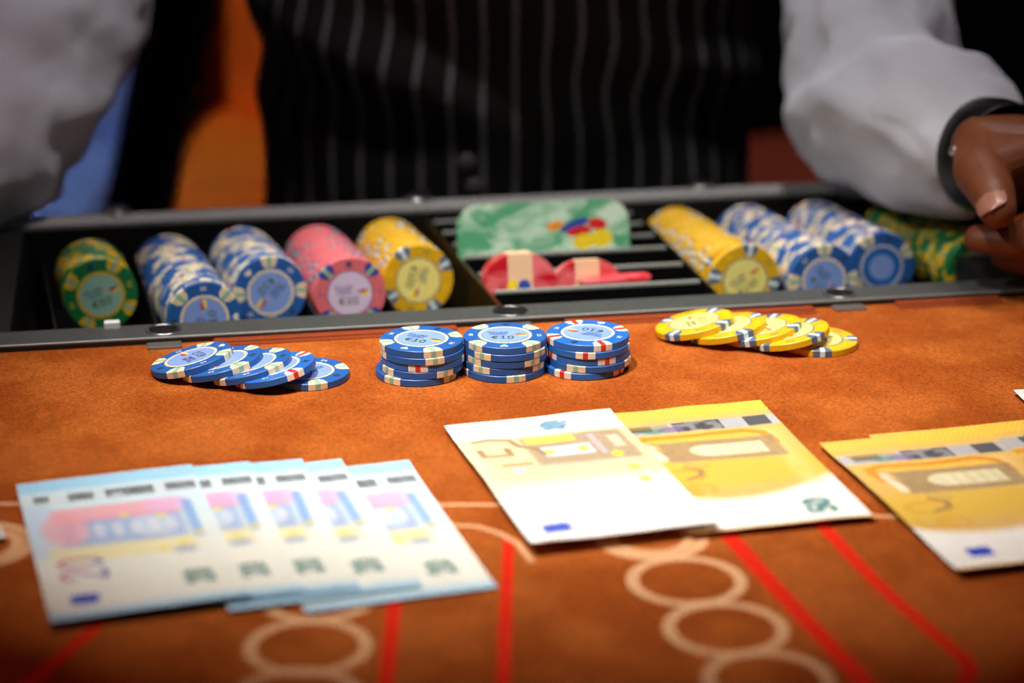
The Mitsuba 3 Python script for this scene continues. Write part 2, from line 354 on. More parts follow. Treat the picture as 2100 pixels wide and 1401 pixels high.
def stripe_fn(p, n, uv):
    """pinstripes by the vest's own girth coordinate (uv.x in metres), dotted along it"""
    k = uv.x / 0.0212 + 0.20
    d = dr.abs(k - dr.floor(k) - 0.5)
    dots = 0.55 + 0.45 * ss(0.2, 0.5, dr.abs(dr.sin(uv.y * 900)))
    s = (1 - ss(0.055, 0.095, d)) * dots
    w = mikit.fbm(p.x * 500, p.z * 500, p.y * 500, octaves=2)
    return mikit.mix(mi.Color3f(0.017, 0.017, 0.016) * (0.6 + .8 * w), (0.23, 0.23, 0.245), s)
mtl('vest_cloth', mikit.proc(stripe_fn), 0.85, 0.2)
mtl('satin_black', (0.004, 0.004, 0.004), 0.6, 0.2)
mtl('button_black', (0.06, 0.06, 0.065), 0.2, 0.6)
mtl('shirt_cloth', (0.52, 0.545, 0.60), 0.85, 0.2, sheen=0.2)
def skin_fn(p, n, uv):
    m = mikit.fbm(p.x * 120, p.y * 120, p.z * 120, octaves=3)
    return mikit.mix((0.118, 0.033, 0.011), (0.175, 0.052, 0.019), m)
mtl('skin', mikit.proc(skin_fn), 0.5, 0.4)
mtl('nail', (0.33, 0.145, 0.10), 0.3, 0.5)
mtl('hair', (0.01, 0.008, 0.007), 0.5, 0.3)
mtl('strap_black', (0.003, 0.003, 0.003), 0.4, 0.35)
def carpet_fn(p, n, uv):
    return mi.Color3f(0.020, 0.012, 0.010) * (0.6 + 0.8 * mikit.fbm(p.x * 40, p.y * 40, 1.0))
mtl('carpet', mikit.proc(carpet_fn), 0.95, 0.1)
mtl('wall_paint', (0.02, 0.018, 0.018), 0.9, 0.1)
mtl('chair_blue', (0.10, 0.17, 0.42), 0.8, 0.2)
mtl('chair_orange', (0.75, 0.11, 0.005), 0.8, 0.2)
mtl('chair_rust', (0.42, 0.085, 0.05), 0.8, 0.2)
mtl('chair_black', (0.005, 0.005, 0.005), 0.7, 0.2)
mtl('chair_metal', (0.03, 0.03, 0.03), 0.4, 0.5)

# ---------------------------------------------------------------- the room
def quad_box(x0, x1, y0, y1, z0, z1): return trimesh.creation.box(bounds=[[x0, y0, z0], [x1, y1, z1]])
put(None, 'floor', quad_box(-4, 4, -1.5, 8, -0.80, -0.76), 'carpet'); labels['floor'] = {'kind': 'structure', 'label': 'dark carpet of the gaming room'}
put(None, 'wall_back', quad_box(-4, 4, 8, 8.1, -0.76, 2.6), 'wall_paint'); labels['wall_back'] = {'kind': 'structure', 'label': 'dark wall at the far end of the room'}

# ---------------------------------------------------------------- the tray's coordinates: u along its front rail, v towards the dealer
YAW = math.radians(10.2)
TO = np.array([-0.00327, 1.05597, 0.0]); TU = np.array([math.cos(YAW), math.sin(YAW), 0]); TV = np.array([-math.sin(YAW), math.cos(YAW), 0]); TZ = np.array([0, 0, 1.0])
TM = mat(frame(TO, TU, TV, TZ))
def tr(u, v, z=0.0): return TO + u * TU + v * TV + z * TZ
UL, UR, V0, V1, W = -0.3000, 0.3150, -0.0130, 0.2320, 0.0215

# ---------------------------------------------------------------- the gaming table
hole = Polygon([tr(u, v)[:2] for u, v in ((UL + .004, V0 + .004), (UR - .004, V0 + .004), (UR - .004, V1 - .004), (UL + .004, V1 - .004))])
b0, b1 = tr(-0.75, V1 + .006), tr(0.75, V1 + .006)
top = Polygon([(-0.75, 0.30), (0.75, 0.30), b1[:2], b0[:2]]).difference(hole)
felt = trimesh.creation.extrude_polygon(top, 0.024, engine='earcut'); felt.apply_translation([0, 0, -0.024])
table = thing('gaming_table', 'orange felt gaming table printed with cream rings and red lines', 'table')
put(table, 'felt_top', felt, 'felt', label='orange suede-like felt with printed rings and lines')
apron = trimesh.creation.extrude_polygon(Polygon([(-0.72, 0.34), (0.72, 0.34), (0.72, 1.15), (-0.72, 1.15)]), 0.03, engine='earcut'); apron.apply_translation([0, 0, -0.13])
put(table, 'apron', apron, 'rim_leather')
e0, e1 = tr(-0.75, V1 + .017, -.014), tr(0.75, V1 + .017, -.014)
put(table, 'padded_edge', tube_mesh([e0 + (e1 - e0) * k / 12 for k in range(13)], 0.0125), 'rim_leather', True, label='black padded edge on the dealer side')
for sx in (-0.55, 0.55):
    for sy in (0.42, 1.12):
        put(table, 'leg', rbox(sx - .035, sx + .035, sy - .035, sy + .035, -0.76, -0.13, .004), 'rim_leather')
# the thin grooved trim along the tray, broken at the latches
latch_u = (-0.1744, 0.0021, 0.1789)
seg = [(-0.245, -0.195), (-0.150, -0.028), (0.028, 0.160), (0.205, 0.262)]
for a, b in seg[1:]:
    m = cat([rbox(a, b, V0 - .0060, V0 - .0005, -0.0005, 0.0016, .0004), rbox(a, b, V0 - .0100, V0 - .0066, -0.0005, 0.0009, .0003)])
    m.apply_transform(frame(TO, TU, TV, TZ)); put(table, 'trim_strip', m, 'felt_trim', label='orange trim strip along the tray')

# ---------------------------------------------------------------- the chip tray
tray = thing('chip_tray', 'black metal chip tray with grey rails sunk into the felt in front of the dealer', 'chip tray')
def tput(name, mesh, bsdf, smooth=False, **kw): return put(tray, name, mesh, bsdf, smooth, to_world=TM, **kw)
ZR = 0.0035
def rail(u0, u1, v0, v1, holes=()):
    poly = sbox(u0, v0, u1, v1)
    for (hu, hv) in holes: poly = poly.difference(Point(hu, hv).buffer(0.0082, 24))
    b = trimesh.creation.extrude_polygon(poly, 0.0022, engine='earcut'); b.apply_translation([0, 0, ZR - 0.0022])
    return b
fh = [(u, V0 + W * .52) for u in latch_u]
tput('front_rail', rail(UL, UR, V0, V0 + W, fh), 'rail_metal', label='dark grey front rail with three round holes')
tput('rail_side', rbox(UL, UR, V0 - .0006, V0 + .004, -.0004, ZR - .0008, .0003), 'tray_wall', label='black side of the front rail')
tput('rail_edge', rbox(UL, UR, V0 - .0008, V0 + .0006, ZR - .0010, ZR + .0002, .0003), 'rail_edge', label='worn bright edge of the front rail')
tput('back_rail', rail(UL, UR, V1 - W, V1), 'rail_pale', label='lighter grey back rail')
tput('end_rail', rail(UL, UL + .050, V0 + W, V1 - W), 'tray_wall'); tput('end_rail', rail(UR - .050, UR, V0 + W, V1 - W), 'tray_wall')
def ring_mesh(r0, r1, z0, z1, n=40, c=.0003):
    prof = np.array([[r0, z0], [r1, z0], [r1, z1 - c], [r1 - c, z1], [r0 + c, z1], [r0, z1 - c], [r0, z0]])
    return trimesh.creation.revolve(prof, sections=n)
for (hu, hv) in fh:
    m = ring_mesh(.0072, .0092, ZR - .006, ZR + .0007); m.apply_translation([hu, hv, 0])
    h = tput('lock_ring', m, 'chrome', 40, label='chrome ring around a rail hole')
    m = trimesh.creation.cylinder(0.0072, 0.0012, sections=32); m.apply_translation([hu, hv, ZR - .0050])
    put(h, 'hole_bottom', m, 'hole_black', to_world=TM)
    m = rbox(hu - .0085, hu + .0085, V0 - .0090, V0 - .0006, -.0004, .0012, .0003)
    tput('latch_plate', m, 'latch_grey', label='small grey latch plate under the rail')
for hu in (-0.196, -0.0135, 0.166):
    m = trimesh.creation.revolve(np.array([[0, 0], [.0095, 0], [.0095, .002], [.008, .004], [.005, .005], [0, .005]]), sections=36); m.apply_translation([hu, V1 - W * .10, ZR])
    tput('lock_knob', m, 'chrome', 30, label='round chrome knob on the back rail')
VI0, VI1, UI0, UI1, ZF = V0 + W, V1 - W, UL + .050, UR - .050, -0.048
tput('tray_floor', quad_box(UI0 - .004, UI1 + .004, VI0 - .004, VI1 + .004, ZF - .002, ZF), 'tray_black')
for nm, b in (('front_wall', (UI0, UI1, VI0 - .003, VI0, ZF, ZR - .0023)), ('back_wall', (UI0, UI1, VI1, VI1 + .003, ZF, ZR - .0023)),
              ('end_wall', (UI0 - .003, UI0, VI0, VI1, ZF, ZR - .0023)), ('end_wall', (UI1, UI1 + .003, VI0, VI1, ZF, ZR - .0023))):
    tput(nm, quad_box(*b), 'tray_wall')
for sv in (0.006, 0.018):
    m = trimesh.creation.revolve(np.array([[0, 0], [.0035, 0], [.0032, .0012], [0, .0018]]), sections=20)
    m.apply_translation([-.2440 + sv * .16, V0 + W + sv - .003, -.004]); tput('screw_head', m, 'white_plastic', 30, label='small white screw head on the left end of the tray')
m = rbox(-.2035, -.1955, V0 + W - .0035, V0 + W + .0005, ZR - .003, ZR + .0035, .0006); tput('marker_clip', m, 'white_plastic', label='small white clip on the inner edge of the front rail')

# tubes: name, front face centre (pixel), chip count, yaw, pitch, kind, phase of the front chip, its text angle
TUBES = [('green', (207, 605), 17, 16.1, (1990, 545)), ]
def divider(u0, v0, u1, v1, z0, z1, t=.0014):
    d = np.array([u1 - u0, v1 - v0]); L = np.linalg.norm(d); d /= L; nrm = np.array([-d[1], d[0]])
    m = rbox(0, L, -t / 2, t / 2, z0, z1, .0003); m.apply_transform(frame(np.array([u0, v0, 0.0]), np.array([*d, 0]), np.array([*nrm, 0]), TZ)); return m
lean = math.tan(math.radians(4.4))
for u0 in (-0.226, -0.0465 - .1273, -0.0895 - .043, -0.0895, -0.0465):
    tput('divider', divider(u0, VI0 + .001, u0 - lean * (VI1 - VI0) * .98, VI1 - .002, ZF, -0.010), 'tray_black', label='glossy black divider between chip rows')
tput('divider', divider(0.0040, VI0 + .001, 0.0040 - lean * (VI1 - VI0), VI1 - .002, ZF, -0.003, .002), 'divider_amber', label='glossy dark amber divider beside the plaque slots')
tput('divider', divider(.1215, VI0 + .001, .1180, VI1 - .002, ZF, -0.003), 'tray_black', label='glossy black divider right of the plaque slots')
for u0 in (0.1585, 0.2010, 0.2440):
    tput('divider', divider(u0, VI0 + .001, u0 - .024 * (VI1 - VI0), VI1 - .002, ZF, -0.012), 'tray_black', label='glossy black divider between chip rows')
ribs = (0.0555, 0.0905, 0.1255, 0.1527, 0.1795, 0.2045)
for v in ribs:
    u0 = 0.0060 - lean * (v - VI0) + .001
    tput('slot_rib', rbox(u0, 0.1190 - .02 * (v - VI0), v - .0011, v + .0011, ZF, -0.0042, .0004), 'tray_black', label='thin black rib of the plaque slots')
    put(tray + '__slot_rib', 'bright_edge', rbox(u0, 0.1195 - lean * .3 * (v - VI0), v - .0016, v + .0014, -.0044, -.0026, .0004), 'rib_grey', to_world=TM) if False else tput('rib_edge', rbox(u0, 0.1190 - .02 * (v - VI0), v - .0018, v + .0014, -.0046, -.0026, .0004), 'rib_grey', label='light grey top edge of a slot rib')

# ---------------------------------------------------------------- chips
R, TK = 0.0198, 0.0035
C = 0.00035
def sector(a0, a1, prof, n):
    """part of a turned shape between two angles, with its own vertices"""
    a = np.linspace(a0, a1, n + 1); prof = np.asarray(prof)
    v = np.array([[r * math.cos(t), r * math.sin(t), z] for t in a for r, z in prof]); m = len(prof)
    f = []
    for i in range(n):
        for j in range(m - 1):
            p, q = i * m + j, (i + 1) * m + j
            f += [[p, q, q + 1], [p, q + 1, p + 1]]
    return trimesh.Trimesh(v, np.array(f), process=False)
PROF = [(0.0001, -TK / 2), (R - C, -TK / 2), (R, -TK / 2 + C), (R, TK / 2 - C), (R - C, TK / 2), (0.0001, TK / 2)]
BODY = mikit.ply(sector(0, 2 * math.pi, PROF, 96), 'chip_blue', 30)
E1, E2 = 0.00007, 0.00013
SPOT_HALF, STRIPE = math.radians(13.6), 0.00122
def spot_mesh(e, half_of_r, rin, n=8):
    rs = np.array([rin, rin + .0012, rin + .0022, R - .0018, R - C + e * .5, R + e, R + e, R - C + e * .5, R - .0018, rin + .0022, rin + .0012, rin])
    h = TK / 2
    zs = np.array([h, h, h, h, h, h - C, -h + C, -h, -h, -h, -h, -h]) + e * np.array([1, 1, 1, 1, 1, 0, 0, -1, -1, -1, -1, -1])
    v, m = [], len(rs)
    for s in np.linspace(-1, 1, n + 1):
        for r, z in zip(rs, zs):
            t = s * half_of_r(r); v.append([r * math.cos(t), r * math.sin(t), z])
    f = []
    for i in range(n):
        for j in range(m - 1):
            p, q = i * m + j, (i + 1) * m + j; f += [[p, q, q + 1], [p, q + 1, p + 1]]
    return trimesh.Trimesh(np.array(v), np.array(f), process=False)
RIN = 0.0138
SPOT = mikit.ply(spot_mesh(E1, lambda r: SPOT_HALF * min(1.0, 0.60 + 0.40 * (r - RIN) / 0.0022), RIN), 'chip_cream', 30)
STRP = mikit.ply(spot_mesh(E2, lambda r: math.asin(STRIPE / r), RIN), 'chip_mint', 30)
def disc(r, z0, z1, n=48): m = trimesh.creation.cylinder(r, z1 - z0, sections=n); m.apply_translation([0, 0, (z0 + z1) / 2]); return m
H = TK / 2
def notched_ring():
    ring = Point(0, 0).buffer(.0129, 32).difference(Point(0, 0).buffer(.0112, 32))
    for k in range(4):
        a = math.pi / 4 + k * math.pi / 2
        for s in (-1, 1):
            b = a + s * .12
            ring = ring.difference(Point(.0129 * math.cos(b), .0129 * math.sin(b)).buffer(.00045, 8))
    m = trimesh.creation.extrude_polygon(ring, .00010, engine='earcut'); m.apply_translation([0, 0, H - .00002]); return m
RINGM = mikit.ply(notched_ring(), 'chip_cream')
LINEM = mikit.ply(trimesh.util.concatenate([disc(.01142, H, H + .00010)]), 'ink_violet')
LABEL = mikit.ply(disc(.0112, H, H + .00013), 'label_blue')
LABEL_WIDE = mikit.ply(disc(.0121, H, H + .00013), 'label_yellow')
LINE_WIDE = mikit.ply(disc(.0128, H, H + .00009), 'chip_slate')
def flat(poly, z, t=.00005):
    ps = getattr(poly, 'geoms', [poly])
    m = cat([trimesh.creation.extrude_polygon(g, t, engine='earcut') for g in ps]); m.apply_translation([0, 0, z]); return m
def heart_poly(s, flip=1):
    t = np.linspace(0, 2 * np.pi, 40)
    x, y = 16 * np.sin(t) ** 3, 13 * np.cos(t) - 5 * np.cos(2 * t) - 2 * np.cos(3 * t) - np.cos(4 * t)
    return Polygon(np.c_[x, flip * y] * s / 16).buffer(0)
HEART = mikit.ply(flat(heart_poly(.00195), H, .00008), 'chip_white')
SPADE = mikit.ply(flat(unary_union([heart_poly(.00185, -1), sbox(-.0004, -.0026, .0004, -.0005)]), H, .00008), 'ink_navy')
def text(txt, h, w=None, bold=False, t=.00006):
    m = meshkit.text_mesh(txt, h, t, bold)
    lo, hi = m.bounds; m.apply_translation([-(lo[0] + hi[0]) / 2, -(lo[1] + hi[1]) / 2, 0])
    if w: m.apply_scale([w / (hi[0] - lo[0]), 1, 1])
    return m
def moved(m, x, y, z, rot=0):
    m = m.copy()
    if rot: m.apply_transform(trimesh.transformations.rotation_matrix(rot, [0, 0, 1]))
    m.apply_translation([x, y, z]); return m
ZL = H + .00013
TXT = {}
def value_text(v):
    if v not in TXT: TXT[v] = mikit.ply(moved(text('€' + v, .0040, .0108 if len(v) < 3 else .0122, True), -.0010, -.0040, ZL), 'ink_green')
    return TXT[v]
NAME = mikit.ply(cat([moved(text('HOLLAND', .0020, .0098, True), -.0034, .0034, ZL), moved(text('CASINO', .0020, .0084, True), -.0034, .0008, ZL)]), 'ink_navy')
def petal(cx, cy, rx, ry, rot):
    p = Point(0, 0).buffer(1, 12); a = np.array(p.exterior.coords) * [rx, ry]; c, s = math.cos(rot), math.sin(rot)
    return Polygon(a @ np.array([[c, s], [-s, c]]) + [cx, cy])
def logo(scale, x, y, z):
    """a spray of tulips: stem side to the left, heads to the right"""
    g = {'logo_orange': petal(-2.6, .9, 1.1, .55, .3), 'logo_blue': petal(-.2, .9, 1.9, .6, .35), 'logo_red': unary_union([petal(.4, .1, 1.6, .6, .15), petal(2.7, .9, 1.2, .7, -.2)]),
         'logo_yellow': unary_union([petal(.9, -1.2, 1.35, .95, .1), petal(3.1, -.9, 1.45, 1.1, .1)])}
    out = {}
    for k, (name, p) in enumerate(g.items()):
        p = Polygon(p.exterior) if p.geom_type == 'Polygon' else p
        ps = [Polygon(np.array(q.exterior.coords) * scale + [x, y]) for q in getattr(p, 'geoms', [p])]
        m = cat([trimesh.creation.extrude_polygon(q, .00004 + .00001 * k, engine='earcut') for q in ps]); m.apply_translation([0, 0, z]); out[name] = m
    return out
LOGO = {k: mikit.ply(m, k) for k, m in logo(.00092, .0064, .0004, ZL).items()}
TEN = {}
def mid_numbers(v):
    if v not in TEN:
        t = text(v, .0020, .0030 if len(v) < 3 else .0042, True)
        ms = []
        for a in (135, 315):
            b = math.radians(a); ms.append(moved(t, .0163 * math.cos(b), .0163 * math.sin(b), H, b - math.pi / 2))
        TEN[v] = [mikit.ply(x, 'chip_white') for x in ms]
    return TEN[v]

KINDS = {
    'blue':   dict(body='chip_blue', spot='chip_cream', stripe='chip_mint', ring='chip_cream', label='label_blue', v='10', ink='chip_white'),
    'blue_red': dict(body='chip_blue_bright', spot='chip_white', stripe='chip_red', ring='chip_white', label='label_blue', v='10', ink='chip_white'),
    'yellow': dict(body='chip_yellow', spot='chip_slate', stripe='chip_ice', ring=None, label='label_yellow', v='100', ink='ink_green'),
    'green':  dict(body='chip_green', spot='chip_gold', stripe='chip_mint', ring='chip_gold', label='label_green', v='50', ink='chip_gold'),
    'pink':   dict(body='chip_pink', spot='chip_navy', stripe='chip_mint', ring=None, label='label_pink', v='20', ink='ink_violet'),
    'blue_plain': dict(body='chip_blue', spot='chip_cream', stripe='chip_mint', ring='label_grey', label='chip_blue_bright', v='', ink='chip_white')}
def chip(name, m4, kind, phase, face=True, label='', group=None):
    """m4 places the chip's centre; phase is the angle of its first edge spot in its own plane"""
    K = KINDS[kind]; key = thing(name, label, 'poker chip', group)
    W4 = m4 @ trimesh.transformations.rotation_matrix(phase, [0, 0, 1]); W0 = mat(W4)
    put(key, 'body', BODY, K['body'], to_world=W0)
    for k in range(4):
        Wk = mat(W4 @ trimesh.transformations.rotation_matrix(k * math.pi / 2, [0, 0, 1]))
        s = put(key, 'edge_spot', SPOT, K['spot'], to_world=Wk)
        put(s, 'stripe', STRP, K['stripe'], to_world=Wk)
    if not face: return key
    if K['ring']:
        put(key, 'label_ring', RINGM, K['ring'], to_world=W0)
        put(key, 'label_outline', LINEM, 'ink_violet', to_world=W0)
        lab = put(key, 'label', LABEL, K['label'], to_world=W0)
    else:
        put(key, 'label_ring', LINE_WIDE, 'chip_slate' if kind == 'yellow' else 'ink_violet', to_world=W0)
        lab = put(key, 'label', LABEL_WIDE, K['label'], to_world=W0)
    for m, a in ((HEART, 225), (SPADE, 45)):
        b = math.radians(a)
        Wm = mat(W4 @ frame(np.array([.0163 * math.cos(b), .0163 * math.sin(b), 0]), np.array([math.sin(b), -math.cos(b), 0]), np.array([math.cos(b), math.sin(b), 0]), TZ))
        put(key, 'heart' if m is HEART else 'spade', m, (K['ink'] if m is HEART else 'ink_navy') if kind[:4] != 'yell' else 'chip_gold', to_world=Wm)
    if K['v']:
        for m in mid_numbers(K['v']): put(key, 'rim_number', m, K['ink'], to_world=W0)
        WT = mat(W4 @ trimesh.transformations.rotation_matrix(math.radians(315), [0, 0, 1]))
        put(lab, 'value_lettering', value_text(K['v']), 'ink_green', to_world=WT)
        put(lab, 'name_lettering', NAME, 'ink_navy', to_world=WT)
        for c, m in LOGO.items(): put(lab, 'tulip_emblem', m, c, to_world=WT)
    else:
        put(lab, 'inner_disc', mikit.ply(disc(.0072, H, H + .0002), 'label_blue'), 'label_blue', to_world=W0)
    return key

def upright(x, y, z): return frame(np.array([x, y, z]), np.array([1, 0, 0]), np.array([0, 1, 0]), TZ)
rad = math.radians
# three upright stacks of five
STACKS = [
    ('left', 694, [(864, 19, 'blue'), (866, -70, 'blue'), (867, -94.6, 'blue_red'), (864, -53, 'blue'), (855, -35, 'blue')]),
    ('middle', 687, [(1035.6, -50, 'blue'), (1037, -34, 'blue'), (1037, -49.5, 'blue'), (1034.5, -34, 'blue'), (1034, -73, 'blue')]),
    ('right', 682, [(1205.3, -69, 'blue_red'), (1207, -96, 'blue_red'), (1208, -66, 'blue_red'), (1209.5, -111, 'blue'), (1199, -124, 'blue_red')])]
# where each stack's middle stands: first spot angle chosen so that the top chips' wording turns as in the photograph
TOPPHASE = {'left': 19, 'middle': 44, 'right': -160}
ORD = ['topmost', 'second from the top', 'third from the top', 'second from the bottom', 'bottom']
for nm, py, rows in STACKS:
    base = None
    for k, (px, ph, kind) in enumerate(rows):
        z = (4 - k) * TK + TK / 2
        p = at(px, py, 5 * TK)
        if base is None: base = p
        x, y = p[0], base[1] + (0.0004 * math.sin(k * 2.1 + py) if k else 0)
        sp = 'red-striped white edge spots' if kind == 'blue_red' else 'mint-striped cream edge spots'
        chip('poker_chip', upright(x, y, z + k * 0), kind, rad(TOPPHASE[nm] if k == 0 else ph), k == 0,
             f'blue poker chip with {sp}, {ORD[k]} in the {nm} stack', 'blue chips in the three upright stacks')

# two fans of five chips, each chip leaning on the next
def fan(name, centres, kind, tilt, phases, where):
    """centres: pixels of the top faces' centres, first chip topmost"""
    p0, p1 = at(*centres[0], 0.009), at(*centres[-1], TK)
    d = (p1 - p0); d[2] = 0; d /= np.linalg.norm(d)
    side = np.cross(TZ, d)
    O5 = ['topmost', 'second', 'middle', 'fourth', 'lowest and flat']
    for i, c in enumerate(centres):
        a = rad(tilt[i])
        # the left edge is down on the table, the right edge rests on the next chip
        zc = (R * math.sin(a) + TK / 2 * math.cos(a))
        p = at(*c, zc + TK / 2)
        n = -math.sin(a) * d + math.cos(a) * TZ
        xx = math.cos(a) * d + math.sin(a) * TZ
        o = p - n * TK / 2 * 0; o[2] = zc
        k = kind[i] if isinstance(kind, list) else kind
        # world x in the chip's plane, so that phases are read in the picture's sense
        X = np.array([1, 0, 0]) - n[0] * n; X /= np.linalg.norm(X)
        col = 'yellow' if k == 'yellow' else 'blue'
        sp = {'yellow': 'slate-and-ice edge spots', 'blue_red': 'red-striped white edge spots'}.get(k, 'mint-striped cream edge spots')
        chip('poker_chip', frame(o, X, np.cross(n, X), n), k, rad(phases[i]), True,
             f'{col} poker chip with {sp}, {O5[i]} in the leaning {col} row', f'{col} chips in the leaning row')
fan('blue', [(393, 732), (455, 739), (514, 745), (562, 752), (630, 760)], ['blue', 'blue', 'blue', 'blue_red', 'blue'], (13.0, 13.2, 13.2, 12.5, 0), (165, -54, -44, -52, -70), 'left of the stacks')
fan('yellow', [(1425, 659), (1491, 667), (1563, 671), (1619, 680), (1676, 694)], 'yellow', (12.0, 12.0, 12.2, 12.0, 0), (140, -67, -28, -50, -90), 'right of the stacks')

# rows of chips lying in the tray
def edge_mesh(body, spot, stripe, wide):
    ms, cols = [], []
    half, st = rad(wide), 0.055
    cuts = []
    for k in range(4):
        a = k * math.pi / 2
        cuts += [(a - half, a - st, spot), (a - st, a + st, stripe), (a + st, a + half, spot), (a + half, a + math.pi / 2 - half, body)]
    for a0, a1, c in cuts:
        m = sector(a0, a1, PROF, max(2, int((a1 - a0) / .12))); ms.append(m); cols.append(np.tile(c, (len(m.vertices), 1)))
    return mikit.ply(cat(ms), 'chip_edges', False, color=np.vstack(cols))
col = lambda k: scene[k]['b']['base_color']['value']
EDGE = {k: edge_mesh(col(KINDS[k]['body']), col(KINDS[k]['spot']), col(KINDS[k]['stripe']), {'yellow': 8, 'pink': 8}.get(k, 21)) for k in ('blue', 'blue_red', 'yellow', 'green', 'pink')}
ONES = 'first second third fourth fifth sixth seventh eighth ninth tenth eleventh twelfth thirteenth fourteenth fifteenth sixteenth seventeenth eighteenth nineteenth'.split()
def ordinal(i):
    if i < 20: return ONES[i - 1]
    t, o = divmod(i, 10)
    return {2: 'twent', 3: 'thirt', 4: 'fort'}[t] + ('ieth' if o == 0 else 'y-' + ONES[o - 1])
rng = random.Random(7)
ROWS = [('green', 'left green row', (207, 605), 18, 16.1, 62, 0.0, 0), ('blue', 'blue row next to left green', (420, 655), 41, 16.3, 135, .12, 0),
        ('blue', 'blue row next to pink', (555, 600), 27, 16.0, -90, .12, 0), ('pink', 'pink row', (718, 602), 30, 14.6, 45, 0, 0),
        ('yellow', 'left yellow row', (858, 575), 25, 14.0, -62, 0, 0), ('yellow', 'right yellow row', (1528, 575), 37, 11.6, 80, 0, -.003),
        ('blue', 'blue row next to right yellow', (1690, 575), 39, 12.3, 0, .25, 0), ('blue_plain', 'blue row next to right green', (1808, 548), 32, 11.6, 30, .25, 0),
        ('green', 'right green row', (2010, 553), 33, 16.0, 20, 0, 0)]
for kind, where, px, n, yaw, ph, red, sh in ROWS:
    f0 = at(*px, -0.005)
    y, pt = rad(yaw), rad(5.0)
    ax = np.array([-math.sin(y) * math.cos(pt), math.cos(y) * math.cos(pt), -math.sin(pt)])
    nrm = -ax
    right = np.cross(TZ, nrm); right /= np.linalg.norm(right); upv = np.cross(nrm, right)
    nm = {'blue_plain': 'blue'}.get(kind, kind)
    for i in range(n):
        jit = 0 if i == 0 else 0.0004
        o = f0 + ax * (TK / 2 + i * (TK + .00006)) + right * (sh if i > 1 else 0) + right * rng.uniform(-jit, jit) + upv * rng.uniform(-jit, jit)
        m4 = frame(o, right, upv, nrm)
        if i == 0:
            chip('poker_chip', m4, kind, rad(ph), True, f'{nm} poker chip standing on edge, front chip of the {where}', None)
        else:
            k2 = 'blue_red' if nm == 'blue' and rng.random() < red else nm
            a = rad(rng.gauss(62, 12) + 90 * rng.randrange(4)) if nm in ('yellow', 'pink') else rng.uniform(0, 2 * math.pi)
            key = thing('poker_chip', f'{nm} chip on edge, {ordinal(i + 1)} from the front in the {where}', 'poker chip', f'chips of the {where}')
            scene[key] = {**EDGE[k2], 'to_world': mat(m4 @ trimesh.transformations.rotation_matrix(a, [0, 0, 1]))}

# ---------------------------------------------------------------- plaques
def plaque_poly(w, h, r):
    p = sbox(-w / 2 + r, r, w / 2 - r, h - r).buffer(r, 12)
    return p
def lean_frame(u, v, z, back):
    o = tr(u, v, z); b = rad(back)
    n = -(TV * math.cos(b)) + TZ * math.sin(b)          # face normal, to the players and up
    upv = TZ * math.cos(b) + TV * math.sin(b)
    return frame(o, TU, upv, n)
g = thing('gaming_plaque', 'green marbled rectangular plaque with rounded corners and tulip emblem standing in the tray', 'plaque')
GM = mat(lean_frame(0.0472, 0.1310, -0.0435, 14))
body = trimesh.creation.extrude_polygon(plaque_poly(.1005, .0665, .013), .0038, engine='earcut'); put(g, 'body', body, 'plaque_green', to_world=GM)
rim = plaque_poly(.1013, .0673, .0134).difference(plaque_poly(.0991, .0651, .0125)); m = trimesh.creation.extrude_polygon(rim, .0030, engine='earcut'); m.apply_translation([0, -.0004, .0004])
put(g, 'rim', m, 'plaque_green', to_world=GM, label='pale edge')
m = trimesh.creation.extrude_polygon(sbox(-.049, .0335, .049, .0360), .0001, engine='earcut'); m.apply_translation([0, 0, .0038]); put(g, 'border_line', m, 'plaque_edge', to_world=GM, label='peach border line')
for c, m in logo(.0047, .0190, .0485, .0038).items():
    put(g, 'tulip_emblem', m, c, to_world=GM)
for j, (u, thick, zb) in enumerate(((0.0200, .016, -.0335), (0.0575, .007, -.0375))):
    w = .0395 if j == 0 else .0385
    g = thing('gaming_plaque', ('thick ' if j == 0 else 'thinner ') + 'round-topped red plaque with a cream band, ' + ('left' if j == 0 else 'right') + ' of the two', 'plaque')
    RM = mat(lean_frame(u, 0.0610 + thick * .98, zb, 10))
    m = trimesh.creation.extrude_polygon(plaque_poly(w, .0445, .016 if j == 0 else .014), thick, engine='earcut'); put(g, 'body', m, 'plaque_red', to_world=RM)
    band = sbox(-.0068, .001, .0068, .0449); m = trimesh.creation.extrude_polygon(band, thick + .0006, engine='earcut'); m.apply_translation([0, 0, -.0003])
    put(g, 'cream_band', m, 'plaque_cream', to_world=RM, label='cream band over the top')
    yo = .0265 if j == 0 else .0280
    for c, (cx, rx) in (('logo_yellow', (-.0045, .0030)), ('logo_blue', (.0020, .0036))):
        put(g, 'tulip_emblem', flat(petal(cx, yo, rx, .0042, 0), thick + .0003, .0002), c, to_world=RM)
g = thing('gaming_plaque', 'thin red plaque lying edge-on in the slot right of the red plaques', 'plaque')
put(g, 'body', trimesh.creation.extrude_polygon(plaque_poly(.040, .012, .004), .0018, engine='earcut'), 'plaque_red', to_world=mat(frame(tr(.0720, .0575, -.0026), TU, TV, TZ)))

